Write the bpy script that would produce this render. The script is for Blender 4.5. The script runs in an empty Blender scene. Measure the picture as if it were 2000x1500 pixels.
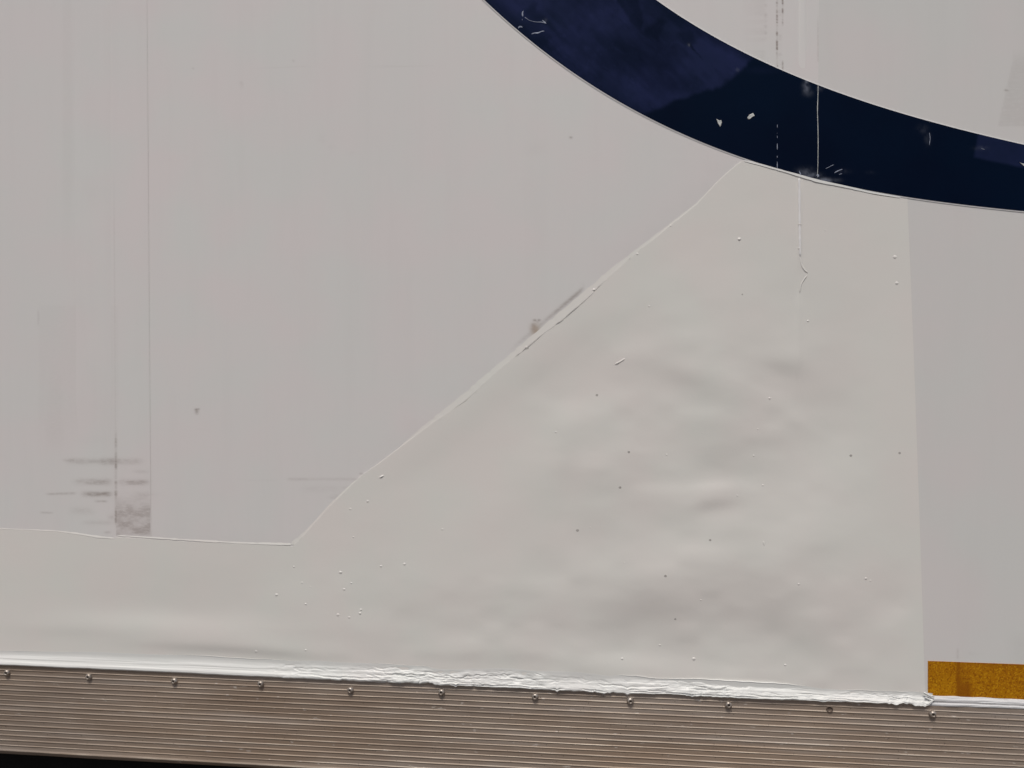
import bpy, math
import numpy as np
from mathutils import Vector, Matrix

# ------------------------------------------------------------------ camera, sky, sun, exposure
sc = bpy.context.scene
col = sc.collection
FPX = 1500.0                                  # focal length in pixels of a 2000 x 1500 frame
YAW, PITCH, ROLL = math.radians(5.818), math.radians(1.051), math.radians(0.081)
CAM = np.array([0.0, -1.1765, 1.62])          # outer skin of the trailer is the plane Y = 0
F = np.array([-math.sin(YAW) * math.cos(PITCH), math.cos(YAW) * math.cos(PITCH), -math.sin(PITCH)])
R0 = np.cross(F, [0, 0, 1.0]); R0 /= np.linalg.norm(R0)
U0 = np.cross(R0, F)
RI = math.cos(ROLL) * R0 + math.sin(ROLL) * U0
UP = -math.sin(ROLL) * R0 + math.cos(ROLL) * U0

cd = bpy.data.cameras.new("camera")
cd.sensor_width = 36.0
cd.lens = 36.0 * FPX / 2000.0
cd.clip_start = 0.01
cd.clip_end = 2000.0
cam = bpy.data.objects.new("camera", cd)
cam.matrix_world = Matrix(((RI[0], UP[0], -F[0], CAM[0]), (RI[1], UP[1], -F[1], CAM[1]),
                           (RI[2], UP[2], -F[2], CAM[2]), (0, 0, 0, 1)))
col.objects.link(cam)
sc.camera = cam

SUN_EL, SUN_AZ = math.radians(64), math.radians(8)      # azimuth measured from straight in front of the trailer
w = bpy.data.worlds.new("World"); sc.world = w; w.use_nodes = True
nt = w.node_tree
bg = nt.nodes["Background"]
sky = nt.nodes.new("ShaderNodeTexSky")
sky.sky_type = 'NISHITA'; sky.sun_disc = False
sky.sun_elevation = SUN_EL; sky.sun_rotation = math.pi + SUN_AZ
sky.air_density = 1.0; sky.dust_density = 4.0; sky.ozone_density = 1.0
nt.links.new(sky.outputs[0], bg.inputs[0]); bg.inputs[1].default_value = 0.05
ld = bpy.data.lights.new("sun", 'SUN'); ld.energy = 1.5; ld.angle = math.radians(14); ld.color = (1.0, 0.962, 0.90)
sun = bpy.data.objects.new("sun", ld)
sdir = Vector((-math.sin(SUN_AZ) * math.cos(SUN_EL), -math.cos(SUN_AZ) * math.cos(SUN_EL), math.sin(SUN_EL)))
sun.rotation_euler = sdir.to_track_quat('Z', 'Y').to_euler(); sun.location = (0, -4, 8)
col.objects.link(sun)
sc.view_settings.view_transform = 'Standard'
sc.view_settings.look = 'None'
sc.view_settings.gamma = 1.0
sc.view_settings.exposure = 0.61

# ------------------------------------------------------------------ helpers
def wall(px, py, h=0.0):
    """photo pixel -> (X, Z) on the plane h metres in front of the trailer skin"""
    px = np.asarray(px, float); py = np.asarray(py, float)
    a = (px - 1000) / FPX; b = -(py - 750) / FPX
    dx = F[0] + a * RI[0] + b * UP[0]; dy = F[1] + a * RI[1] + b * UP[1]; dz = F[2] + a * RI[2] + b * UP[2]
    t = (-h - CAM[1]) / dy
    return CAM[0] + t * dx, CAM[2] + t * dz

def pix(X, Z):
    """point on the skin -> photo pixel (used only to know which stain lies where)"""
    v0 = np.asarray(X, float) - CAM[0]; v1 = -CAM[1]; v2 = np.asarray(Z, float) - CAM[2]
    d = v0 * F[0] + v1 * F[1] + v2 * F[2]
    return (1000 + FPX * (v0 * RI[0] + v1 * RI[1] + v2 * RI[2]) / d,
            750 - FPX * (v0 * UP[0] + v1 * UP[1] + v2 * UP[2]) / d)

_T = np.random.RandomState(7).rand(256, 256)
def vn(x, y, s=0):
    x = np.asarray(x, float) + s * 17.31; y = np.asarray(y, float) + s * 9.77
    xi = np.floor(x).astype(int); yi = np.floor(y).astype(int)
    fx = x - xi; fy = y - yi
    fx = fx * fx * fx * (fx * (fx * 6 - 15) + 10); fy = fy * fy * fy * (fy * (fy * 6 - 15) + 10)
    a = _T[xi & 255, yi & 255]; b = _T[(xi + 1) & 255, yi & 255]
    c = _T[xi & 255, (yi + 1) & 255]; d = _T[(xi + 1) & 255, (yi + 1) & 255]
    return (a * (1 - fx) + b * fx) * (1 - fy) + (c * (1 - fx) + d * fx) * fy
def fbm(x, y, s=0, o=4):
    t = 0; a = 0.5; n = 0
    for i in range(o):
        t = t + a * vn(x * 2 ** i, y * 2 ** i, s + i * 3); n += a; a *= 0.5
    return t / n
def ss(a, b, x):
    t = np.clip((np.asarray(x, float) - a) / (b - a), 0, 1)
    return t * t * (3 - 2 * t)

def link(name, me, mat, parent):
    o = bpy.data.objects.new(name, me); col.objects.link(o)
    if mat: me.materials.append(mat)
    if parent: o.parent = parent
    return o

def mesh_np(name, V, Q, smooth=None, attrs=None):
    me = bpy.data.meshes.new(name)
    V = np.asarray(V, np.float32); Q = np.asarray(Q, np.int32)
    k = Q.shape[1]
    me.vertices.add(len(V)); me.vertices.foreach_set("co", V.ravel())
    me.loops.add(Q.size); me.loops.foreach_set("vertex_index", Q.ravel())
    me.polygons.add(len(Q)); me.polygons.foreach_set("loop_start", np.arange(0, Q.size, k, dtype=np.int32))
    sm = np.ones(len(Q), bool) if smooth is None else smooth
    me.polygons.foreach_set("use_smooth", sm)
    for n, a in (attrs or {}).items():
        at = me.attributes.new(n, 'FLOAT', 'POINT'); at.data.foreach_set("value", np.asarray(a, np.float32).ravel())
    me.update(); me.validate()
    return me

def sheet(name, X, Y, Z, back, mat, parent, attrs=None):
    """grid of points (rows downwards, columns to the right) with a real edge all round, back to Y = back"""
    r, c = X.shape
    V = np.stack([X, Y, Z], -1).reshape(-1, 3)
    i = np.arange(r * c).reshape(r, c)
    Q = np.stack([i[:-1, :-1], i[1:, :-1], i[1:, 1:], i[:-1, 1:]], -1).reshape(-1, 4)
    ring = np.concatenate([i[0, :], i[1:, -1], i[-1, -2::-1], i[-2:0:-1, 0]])
    e0 = V[ring]; e1 = e0.copy(); e1[:, 1] = back
    n = len(ring); b = r * c
    k = np.arange(n); k2 = (k + 1) % n
    S = np.stack([b + k, b + k2, b + n + k2, b + n + k], -1)
    sm = np.concatenate([np.ones(len(Q), bool), np.zeros(n, bool)])
    at = {m: np.concatenate([np.asarray(a, float).ravel(), np.asarray(a, float).ravel()[ring], np.asarray(a, float).ravel()[ring]])
          for m, a in (attrs or {}).items()}
    return link(name, mesh_np(name, np.concatenate([V, e0, e1]), np.concatenate([Q, S]), sm, at), mat, parent)

def ribbon_arrays(pts, width, height, base, n=7, step=3.0, rough=0.0, seed=0, closed_ends=True, lip=False):
    """low rounded bead along pixel points, lying on the plane base metres in front of the skin"""
    pts = np.asarray(pts, float)
    d = np.r_[0, np.cumsum(np.hypot(*np.diff(pts, axis=0).T))]
    m = max(3, int(d[-1] / step))
    s = np.linspace(0, d[-1], m)
    x = np.interp(s, d, pts[:, 0]); y = np.interp(s, d, pts[:, 1])
    wd = np.interp(s, d, width) if np.ndim(width) else np.full(m, float(width))
    if m > 6:
        kx = np.convolve(np.pad(x, 2, 'edge'), np.ones(5) / 5, 'valid'); ky = np.convolve(np.pad(y, 2, 'edge'), np.ones(5) / 5, 'valid')
        kx[0], kx[-1], ky[0], ky[-1] = x[0], x[-1], y[0], y[-1]
        x, y = kx, ky
    tx = np.gradient(x); ty = np.gradient(y); L = np.hypot(tx, ty) + 1e-9
    nx, ny = -ty / L, tx / L
    if rough:
        wd = wd * (1 + rough * (vn(s / 9, s * 0, seed) - .5) * 2)
    if closed_ends:
        wd = wd * np.clip(np.minimum(s, d[-1] - s) / (step * 2) + .15, 0, 1)
    a = np.linspace(-1, 1, n)
    PX = x[None] + a[:, None] * nx[None] * wd[None] / 2
    PY = y[None] + a[:, None] * ny[None] * wd[None] / 2
    sec = np.interp(a, [-1, .45, .8, 1], [0, .75, 1, 0]) if lip else np.sqrt(np.clip(1 - a ** 2, 0, 1))
    H = base + height * sec[:, None] * np.ones(m)[None] * (np.clip(wd / (np.max(wd) + 1e-9), .25, 1))[None]
    X, Z = wall(PX, PY, H)
    V = np.stack([X, -H, Z], -1).reshape(-1, 3)
    i = np.arange(n * m).reshape(n, m)
    Q = np.stack([i[:-1, :-1], i[1:, :-1], i[1:, 1:], i[:-1, 1:]], -1).reshape(-1, 4)
    return V, Q

def join_arrays(lst):
    Vs, Qs, b = [], [], 0
    for V, Q in lst:
        Vs.append(V); Qs.append(Q + b); b += len(V)
    return np.concatenate(Vs), np.concatenate(Qs)

def box(name, lo, hi, mat, parent, bev=0.0):
    x0, y0, z0 = lo; x1, y1, z1 = hi
    V = [(x0, y0, z0), (x1, y0, z0), (x1, y1, z0), (x0, y1, z0), (x0, y0, z1), (x1, y0, z1), (x1, y1, z1), (x0, y1, z1)]
    Q = [(0, 3, 2, 1), (4, 5, 6, 7), (0, 1, 5, 4), (1, 2, 6, 5), (2, 3, 7, 6), (3, 0, 4, 7)]
    o = link(name, mesh_np(name, V, Q, np.zeros(6, bool)), mat, parent)
    if bev:
        m = o.modifiers.new("bevel", 'BEVEL'); m.width = bev; m.segments = 2
    return o

# ------------------------------------------------------------------ materials
def new_mat(name):
    m = bpy.data.materials.new(name); m.use_nodes = True
    t = m.node_tree
    return m, t, t.nodes["Principled BSDF"]
def N(t, typ, **kw):
    n = t.nodes.new(typ)
    for k, v in kw.items():
        if k.startswith("i_"): n.inputs[k[2:].replace("_", " ")].default_value = v
        else: setattr(n, k, v)
    return n
def mix(t, fac, a, b, blend='MIX'):
    n = t.nodes.new("ShaderNodeMix"); n.data_type = 'RGBA'; n.blend_type = blend
    for sock, v in ((n.inputs[0], fac), (n.inputs[6], a), (n.inputs[7], b)):
        if hasattr(v, "is_output"): t.links.new(v, sock)
        elif isinstance(v, (int, float)): sock.default_value = v
        else: sock.default_value = (*v, 1)
    return n.outputs[2]
def noise(t, scale, detail=3, rough=.5, stretch=(1, 1, 1), lo=0.35, hi=0.65, off=(0, 0, 0)):
    tc = t.nodes.new("ShaderNodeTexCoord"); mp = t.nodes.new("ShaderNodeMapping")
    mp.inputs["Scale"].default_value = stretch; mp.inputs["Location"].default_value = off
    t.links.new(tc.outputs["Object"], mp.inputs[0])
    n = N(t, "ShaderNodeTexNoise"); n.inputs["Scale"].default_value = scale
    n.inputs["Detail"].default_value = detail; n.inputs["Roughness"].default_value = rough
    t.links.new(mp.outputs[0], n.inputs["Vector"])
    mr = N(t, "ShaderNodeMapRange"); mr.inputs[1].default_value = lo; mr.inputs[2].default_value = hi
    t.links.new(n.outputs[0], mr.inputs[0])
    return mr.outputs[0]
def bump(t, b, height, strength, dist, prev=None):
    n = N(t, "ShaderNodeBump"); n.inputs["Strength"].default_value = strength; n.inputs["Distance"].default_value = dist
    t.links.new(height, n.inputs["Height"])
    if prev: t.links.new(prev, n.inputs["Normal"])
    t.links.new(n.outputs[0], b.inputs["Normal"]); return n.outputs[0]
def attr(t, name):
    n = N(t, "ShaderNodeAttribute", attribute_name=name); return n.outputs["Fac"]

def paint(name, base, rough=.42, spec=.35, mott=.03, dirt=False, orange=.04, seed=0.0):
    m, t, b = new_mat(name)
    A = tuple(np.clip(np.array(base) * np.array([1 + mott, 1 - mott * .55, 1 - mott * .35]), 0, 1))
    B = tuple(np.clip(np.array(base) * np.array([1 - mott * .8, 1 + mott * .35, 1 - mott * .1]), 0, 1))
    c = mix(t, noise(t, 9, 2, .45, off=(seed, 0, seed)), A, B)
    c = mix(t, noise(t, 2.3, 2, .5, (1, 1, .7), off=(0, 0, 3 + seed)), c, mix(t, .55, c, tuple(np.array(base) * .975)))
    if dirt:
        c = mix(t, noise(t, 5, 4, .65, (6, 1, .5), lo=.48, hi=.8, off=(seed, 0, 1)), c, mix(t, .03, c, (.25, .21, .19)))
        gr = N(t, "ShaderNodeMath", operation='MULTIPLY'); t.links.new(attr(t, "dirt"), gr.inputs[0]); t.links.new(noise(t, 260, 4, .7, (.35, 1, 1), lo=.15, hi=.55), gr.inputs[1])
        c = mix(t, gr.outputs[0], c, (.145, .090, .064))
        c = mix(t, attr(t, "rust"), c, (.30, .17, .06))
    t.links.new(c, b.inputs["Base Color"])
    b.inputs["Roughness"].default_value = rough; b.inputs["Specular IOR Level"].default_value = spec
    n1 = bump(t, b, noise(t, 230, 2, .5, lo=0, hi=1), orange, .0006)
    bump(t, b, noise(t, 28, 3, .5, lo=0, hi=1), orange * 1.4, .002, n1)
    return m

M_side = paint("aged_white_paint", (.728, .706, .692), dirt=True, mott=.022)
M_right = paint("aged_white_paint_cool", (.692, .677, .660), dirt=True, mott=.018, seed=4.0)
M_patch = paint("fresh_white_paint", (.762, .742, .702), rough=.40, mott=.020, orange=.06, seed=9.0)
M_seal = paint("white_sealant", (.705, .706, .684), rough=.42, spec=.35, mott=.012, orange=.08)
M_border = paint("white_film", (.86, .85, .84), rough=.4, mott=.005, orange=.0)
M_joint = paint("joint_caulk_paint", (.765, .748, .728), rough=.4, mott=.01)
M_lip = paint("lip_paint", (.64, .64, .645), rough=.35, dirt=True, mott=.01)

def stripe_mat():
    m, t, b = new_mat("navy_film")
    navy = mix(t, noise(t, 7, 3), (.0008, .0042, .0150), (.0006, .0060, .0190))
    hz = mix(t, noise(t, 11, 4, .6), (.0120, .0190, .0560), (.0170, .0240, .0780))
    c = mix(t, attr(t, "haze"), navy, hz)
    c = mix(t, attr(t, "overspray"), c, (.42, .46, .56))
    t.links.new(c, b.inputs["Base Color"])
    b.inputs["Roughness"].default_value = .5; b.inputs["Specular IOR Level"].default_value = .03
    bump(t, b, noise(t, 60, 2, lo=0, hi=1), .03, .001)
    return m
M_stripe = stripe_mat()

def rail_mat():
    m, t, b = new_mat("weathered_aluminium")
    c = mix(t, noise(t, 5, 4, .6, (1, 1, 3.0)), (.330, .268, .222), (.430, .368, .315))
    c = mix(t, noise(t, 3.2, 2, .5, (.6, 1, 2.5), off=(5, 0, 2)), c, mix(t, .5, c, (.36, .24, .15)))
    streak = noise(t, 1, 4, .7, (2.0, 1, 420), lo=.3, hi=.7)
    c = mix(t, streak, c, mix(t, .18, c, (.10, .08, .07)))
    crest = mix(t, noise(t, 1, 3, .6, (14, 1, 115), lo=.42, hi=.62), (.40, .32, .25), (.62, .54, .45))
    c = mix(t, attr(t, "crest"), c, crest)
    sp = noise(t, 420, 2, .5, lo=.68, hi=.76)
    c = mix(t, sp, c, (.06, .05, .045))
    c = mix(t, noise(t, 1, 4, .65, (2.2, 1, 75), lo=.50, hi=.72, off=(2, 0, 5)), c, mix(t, .38, c, (.56, .52, .48)))
    c = mix(t, noise(t, 1, 3, .6, (1.6, 1, 150), lo=.55, hi=.75, off=(7, 0, 1)), c, mix(t, .40, c, (.12, .085, .065)))
    c = mix(t, noise(t, 150, 2, .6, (.35, 1, 1), lo=.69, hi=.75, off=(1, 0, 9)), c, (.62, .56, .50))
    c = mix(t, attr(t, "brown_tone"), c, (.17, .115, .075))
    t.links.new(c, b.inputs["Base Color"])
    b.inputs["Metallic"].default_value = .22; b.inputs["Roughness"].default_value = .5
    b.inputs["Specular IOR Level"].default_value = .3
    n1 = bump(t, b, noise(t, 700, 2, .6, lo=0, hi=1), .12, .0004)
    bump(t, b, streak, .05, .0004, n1)
    return m
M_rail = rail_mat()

def rivet_mat():
    m, t, b = new_mat("dull_rivet_metal")
    c = mix(t, noise(t, 260, 3), (.30, .25, .21), (.52, .47, .42))
    t.links.new(c, b.inputs["Base Color"])
    b.inputs["Metallic"].default_value = .6; b.inputs["Roughness"].default_value = .42
    bump(t, b, noise(t, 900, 2, lo=0, hi=1), .15, .0003)
    return m
M_rivet = rivet_mat()

def tape_mat():
    m, t, b = new_mat("amber_reflective_film")
    tc = N(t, "ShaderNodeTexCoord")
    v = N(t, "ShaderNodeTexVoronoi"); v.inputs["Scale"].default_value = 560
    t.links.new(tc.outputs["Object"], v.inputs["Vector"])
    sep = N(t, "ShaderNodeSeparateColor"); t.links.new(v.outputs["Color"], sep.inputs[0])
    mr = N(t, "ShaderNodeMapRange"); mr.inputs[1].default_value = .55; mr.inputs[2].default_value = 1.0
    t.links.new(sep.outputs[0], mr.inputs[0])
    base = mix(t, noise(t, 16, 3), (.37, .135, .0012), (.45, .185, .002))
    c = mix(t, mr.outputs[0], base, (.56, .265, .006))
    m2 = N(t, "ShaderNodeMapRange"); m2.inputs[1].default_value = .35; m2.inputs[2].default_value = .0
    t.links.new(sep.outputs[2], m2.inputs[0])
    c = mix(t, m2.outputs[0], c, (.27, .085, .001))
    c = mix(t, attr(t, "stain"), c, (.26, .080, .002))
    t.links.new(c, b.inputs["Base Color"])
    b.inputs["Roughness"].default_value = .35; b.inputs["Specular IOR Level"].default_value = .3
    bump(t, b, sep.outputs[1], .25, .0006)
    return m
M_tape = tape_mat()

def flat_mat(name, c0, c1, scale, rough=.8, metal=0, bstr=.2, bdist=.004):
    m, t, b = new_mat(name)
    n = noise(t, scale, 5, .6)
    t.links.new(mix(t, n, c0, c1), b.inputs["Base Color"])
    b.inputs["Roughness"].default_value = rough; b.inputs["Metallic"].default_value = metal
    b.inputs["Specular IOR Level"].default_value = .2
    bump(t, b, n, bstr, bdist)
    return m
M_black = flat_mat("underside_black", (.004, .004, .004), (.008, .0075, .007), 20, .8)  # near-black colour stands in for the shade under the trailer
M_chip = flat_mat("bare_chip", (.50, .52, .50), (.68, .68, .66), 300, .6, bstr=.4, bdist=.0006)
M_scratch = flat_mat("pale_scratch", (.22, .25, .34), (.38, .42, .52), 200, .6)
M_fill = flat_mat("frame_grey", (.05, .05, .05), (.09, .085, .08), 30, .7)
M_pin = flat_mat("pinhole_shade", (.34, .32, .30), (.50, .48, .45), 500, .8)  # grey colour stands in for the shade inside the open pits
M_hole = flat_mat("corroded_rivet_stub", (.10, .075, .06), (.17, .13, .105), 400, .7)
M_ground = flat_mat("worn_asphalt", (.085, .070, .058), (.135, .115, .095), 14, .9, bdist=.01)

# ------------------------------------------------------------------ ground
g = np.linspace(-1, 1, 41); g = np.sign(g) * np.abs(g) ** 2.2 * 400
GX, GY = np.meshgrid(g, g[::-1])
gz = (fbm(GX / 3, GY / 3, 2) - .5) * .02
ii = np.arange(41 * 41).reshape(41, 41)
GQ = np.stack([ii[:-1, :-1], ii[1:, :-1], ii[1:, 1:], ii[:-1, 1:]], -1).reshape(-1, 4)
ground = link("ground", mesh_np("ground", np.stack([GX, GY, gz], -1).reshape(-1, 3), GQ), M_ground, None)
ground["kind"] = "structure"; ground["label"] = "brown grey asphalt ground beneath the trailer"

# ------------------------------------------------------------------ trailer (one thing) and its parts
trailer = bpy.data.objects.new("truck_trailer", None); col.objects.link(trailer)
trailer["label"] = "white box trailer side with navy stripe, painted patch, amber tape and riveted aluminium rail"
trailer["category"] = "trailer"

Z_TOP = float(np.mean(wall([0, 200, 400, 600, 800, 1600, 1800, 2000], [1298, 1307, 1316, 1325, 1333, 1370, 1377, 1385], .004)[1]))
Z_BOT = float(np.mean(wall([0, 200, 400, 500], [1465, 1476, 1488, 1494], .004)[1]))
X_L, X_R, Z_ROOF = -2.6, 2.6, 3.7
def vx(*p): return float(np.mean(wall([a for a, _ in p], [b for _, b in p])[0]))
XJ = [vx((220, 300), (227, 1040)), vx((287, 0), (295, 1040)), vx((1518, 0), (1518, 330)), vx((1597, 166), (1597, 345))]

# outline of the repair patch (top edge and right edge)
TX = [-700, 0, 50, 110, 150, 190, 224, 228, 370, 560, 571, 588, 612, 640, 660, 706, 745, 800, 850, 910, 946, 985, 1030, 1075, 1095, 1130, 1150, 1196, 1240, 1300, 1360, 1396, 1418, 1440, 1450,
      1518, 1565, 1598, 1646, 1710, 1760, 1772, 1830]
TY = [1020, 1034, 1036, 1038.5, 1044, 1051, 1053.5, 1049, 1058, 1066, 1067, 1052, 1024, 994, 973, 929, 901.5, 860, 822, 784, 747, 713, 681, 641, 630.5, 600, 582, 534, 498, 448, 400, 361, 340, 321, 315,
      333, 347, 357, 366, 381, 388.5, 388.5, 388.5]
def T(x): return np.interp(x, TX, TY)
BX = [-700, 0, 400, 600, 800, 1000, 1200, 1400, 1600, 1800, 2000]
BY = [1255, 1290, 1300, 1307, 1318, 1327, 1340, 1348, 1360, 1366, 1374]
def XR(y): return np.interp(y, [380, 700, 1100, 1376], [1772, 1785, 1799, 1807.5])

# ---- stains and darker lines: how marked the old skin is at each photo position
def bars(x, y):
    d = np.zeros_like(x)
    def bar(x0, x1, y0, th, st, soft=12, slope=0.0, tex=1.0):
        nonlocal d
        k = np.exp(-((y - y0 - slope * (x - x0)) / th) ** 2) * ss(x0 - soft, x0 + soft, x) * (1 - ss(x1 - soft, x1 + soft, x))
        k = k * (1 - tex * .55 + tex * 1.1 * (fbm(x / 26, y / 2.6, 3, 3) - .0) * .9)
        d = d + 1.15 * st * np.clip(k, 0, 1.3) * (1 - d)
    bar(135, 276, 901, 5.5, .19); bar(196, 232, 902, 6, .22, 8); bar(124, 146, 899, 3, .12, 6)
    bar(146, 215, 941, 6, .18); bar(172, 214, 942, 5, .17, 10); bar(232, 290, 942, 5.5, .20); bar(250, 286, 942, 5, .15, 8)
    bar(92, 148, 965, 2.2, .26, 8, -.03); bar(160, 218, 965, 5, .30, 8); bar(172, 214, 965, 4, .22, 6); bar(262, 296, 966, 5, .12)
    bar(186, 208, 979, 2.2, .25, 6); bar(80, 102, 1001.5, 1.8, .25, 6); bar(262, 290, 921, 3, .12)
    bar(232, 290, 975, 9, .07); bar(140, 180, 998, 7, .12, 14); bar(165, 222, 1021, 4, .11, 14); bar(204, 216, 1040, 2.5, .15, 4)
    bar(268, 282, 996, 7, .24, 6); bar(270, 290, 1010, 4, .20, 5); bar(262, 290, 1022, 4, .20, 8); bar(272, 288, 1033, 6, .25, 5)
    bar(228, 248, 1030, 3, .18, 6); bar(212, 226, 1010, 5, .14, 6)
    m = (x > 227) & (x < 294)
    d = np.where(m, np.maximum(d, ss(955, 1000, y) * (1 - ss(1040, 1050, y)) * (.15 + .26 * ss(.25, .75, fbm(x / 26, y / 11, 5, 3)))), d)
    # dirt in the lap at the left joint
    e = np.exp(-((x - 226.5) / 2.6) ** 2) * ss(790, 905, y) * (1 - ss(1015, 1030, y)) * (.25 + .75 * ss(.40, .7, fbm(x * 0, y / 16, 8, 4)))
    d = np.maximum(d, .62 * e)
    for yy, st in ((902, .5), (943, .45), (964, .65), (1005, .4)):
        d = np.maximum(d, st * np.exp(-((x - 226.5) / 3.0) ** 2 - ((y - yy) / 5.5) ** 2))
    e = np.exp(-((x - 223 - (y - 400) * .006) / 1.6) ** 2) * ss(300, 480, y) * (1 - ss(880, 920, y))
    d = np.maximum(d, (.07 + .05 * vn(y / 30, y * 0, 2)) * e)
    e = np.exp(-((x - 287 - y * .0077) / 1.5) ** 2) * ss(0, 200, y + 60)
    d = np.maximum(d, (.05 + .06 * vn(y / 50, y * 0, 6)) * e)
    # vague darker bands and dirt to the left
    d = np.maximum(d, .055 * np.exp(-((x - 108) / 22) ** 2) * ss(660, 760, y) * (1 - ss(840, 900, y)))
    d = np.maximum(d, .17 * np.exp(-((x - 75) / 1.6) ** 2) * ss(602, 612, y) * (1 - ss(628, 640, y)))
    d = np.maximum(d, .030 * ss(72, 80, x) * (1 - ss(228, 234, x)) * ss(593, 600, y) * (1 - ss(800, 900, y)))
    d = np.maximum(d, .028 * ss(118, 126, x) * (1 - ss(138, 144, x)) * (1 - ss(300, 560, y)))
    # faint scuffs beside the diagonal
    bar(562, 706, 936, 2.6, .11, 6); bar(562, 600, 936, 2.2, .10, 8); bar(480, 540, 938, 1.6, .035, 12); bar(594, 662, 955, 6, .06, 12); bar(650, 690, 968, 6, .07, 12)
    bar(668, 690, 953, 3, .10, 6); bar(640, 672, 972, 3, .06, 8); bar(580, 610, 1016, 4, .05); bar(702, 709, 926, 2.5, .20, 2)
    bar(735, 826, 130, 1.4, .07, 10, -.01); bar(1018, 1048, 485, 1.4, .09, 6); bar(500, 600, 133, 1.2, .05, 16, -.03); bar(1270, 1400, 500, 5, .02, 16)
    # brown knock mark by the diagonal bead and the darker line along it
    k = np.exp(-(((x - 1042) * .94 + (y - 640) * .34) / 5) ** 2 - ((-(x - 1042) * .34 + (y - 640) * .94) / 9) ** 2)
    d = np.maximum(d, .38 * k * (.6 + .8 * vn(x / 3, y / 3, 4)))
    for sx, sy, r, st in ((1044.5, 625.5, 2.2, .6), (1053, 625.5, 2.2, .55), (1050, 629, 1.6, .4), (1041, 634, 2.2, .45), (384, 800.5, 2.4, .75), (387.5, 799, 1.8, .5),
                          (1115, 268.5, 2.0, .55), (471, 162, 2.0, .3), (403, 109, 1.6, .2), (377, 134, 1.5, .2), (573, 119, 1.5, .25), (1235, 287, 4, .09),
                          (1323, 316, 3, .14), (1365, 316, 2.5, .10), (1374, 285, 3, .10), (1045, 290, 14, .03), (1098, 447, 3, .05), (629, 275, 5, .03), (647, 288, 5, .03), (686, 299, 4, .03), (927, 20, 2.0, .25), (1965, 176, 2.0, .6), (1968, 176.5, 1.6, .5)):
        d = np.maximum(d, st * np.exp(-((x - sx) ** 2 / (r * 1.5) ** 2 + (y - sy) ** 2 / r ** 2)))
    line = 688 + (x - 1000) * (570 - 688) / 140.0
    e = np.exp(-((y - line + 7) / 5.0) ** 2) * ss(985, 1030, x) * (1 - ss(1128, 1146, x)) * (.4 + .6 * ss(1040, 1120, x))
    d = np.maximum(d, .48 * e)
    # black streaks in the old caulk at the right joint
    for x0, y1, st, wd in ((1517.5, 134, .9, 1.7), (1528.5, 46, .9, 1.6), (1495, 74, .20, 3.5), (1490, 120, .07, 6), (1523, 130, .12, 4)):
        e = np.exp(-((x - x0) / wd) ** 2) * (1 - ss(y1 - 10, y1 + 8, y))
        d = np.maximum(d, st * e * (.15 + .85 * ss(.40, .66, fbm(y / 6, y * 0 + x0, 4, 3))))
    e = np.exp(-((x - 1528.5) / 1.6) ** 2) * ss(116, 124, y) * (1 - ss(136, 142, y)); d = np.maximum(d, .5 * e)
    e = np.exp(-((x - 1597.5) / 1.2) ** 2) * ss(20, 60, y) * (1 - ss(116, 124, y)); d = np.maximum(d, .20 * e)
    # right-hand panel
    d = np.maximum(d, .15 * np.exp(-((x - 1870.5) / 2.2) ** 2) * ss(1262, 1272, y) * (1 - ss(1284, 1290, y)))
    d = np.maximum(d, .08 * np.exp(-((x - 1895) / 3) ** 2 - ((y - 1276) / 3) ** 2))
    edge = np.interp(y, [120, 180, 248], [1978, 1964, 1949])
    d = np.maximum(d, .11 * ss(-1.5, 1.5, x - edge) * (1 - ss(244, 249, y)) * ss(90, 130, y) * (1 - ss(2060, 2068, x)))
    d = np.maximum(d, .05 * ss(1960, 1990, x) * (1 - ss(2020, 2050, x)) * ss(1235, 1260, y))
    return np.clip(d, 0, .9)
def rustf(x, y):
    return .42 * np.exp(-((x - 1045) / 9) ** 2 - ((y - 641) / 10) ** 2) + .3 * np.exp(-((x - 1046 - (648 - y)) / 5) ** 2 - ((y - 648) / 6) ** 2)

def axis(lo, hi, coarse, fines):
    """1D coordinates: coarse spacing, finer inside the listed spans (lo, hi, step)"""
    a = [np.arange(lo, hi, coarse), [hi]]
    for f0, f1, st in fines:
        f0, f1 = max(lo, f0), min(hi, f1)
        if f1 > f0: a.append(np.arange(f0, f1, st))
    v = np.unique(np.concatenate(a))
    keep = [v[0]]
    for q in v[1:]:
        if q - keep[-1] > 2e-4: keep.append(q)
    keep[-1] = hi
    return np.array(keep)
def spans(lst, vertical, xm=1000):
    out = []
    for a, b, st in lst:
        if vertical:
            z0 = float(wall(xm, b)[1]); z1 = float(wall(xm, a)[1]); out.append((z0, z1, st / 1270))
        else:
            out.append((float(wall(a, 700)[0]), float(wall(b, 700)[0]), st / 1270))
    return out
def panel(name, x0, x1, fx, fy, mat, y=0.0, back=.004, xm=1000, z0=None):
    xs = axis(x0, x1, .03, spans(fx, False))
    zs = axis(Z_TOP - .004 if z0 is None else z0, Z_ROOF, .03, spans(fy, True, xm))[::-1]
    X, Z = np.meshgrid(xs, zs)
    px, py = pix(X, Z)
    wav = (fbm(X * 2.1 + 3, Z * 1.6, 11, 3) - .5) * .0006
    # behind the repair the old skin is beaten in
    beat = ss(20, 150, py - T(px)) * ss(20, 150, XR(py) - px) * .009
    return sheet(name, X, np.full_like(X, y) + beat + wav * np.clip(np.minimum(X - x0, x1 - X) / .03, 0, 1), Z, back + .010, mat, trailer,
                 {"dirt": bars(px, py), "rust": rustf(px, py)})

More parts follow.
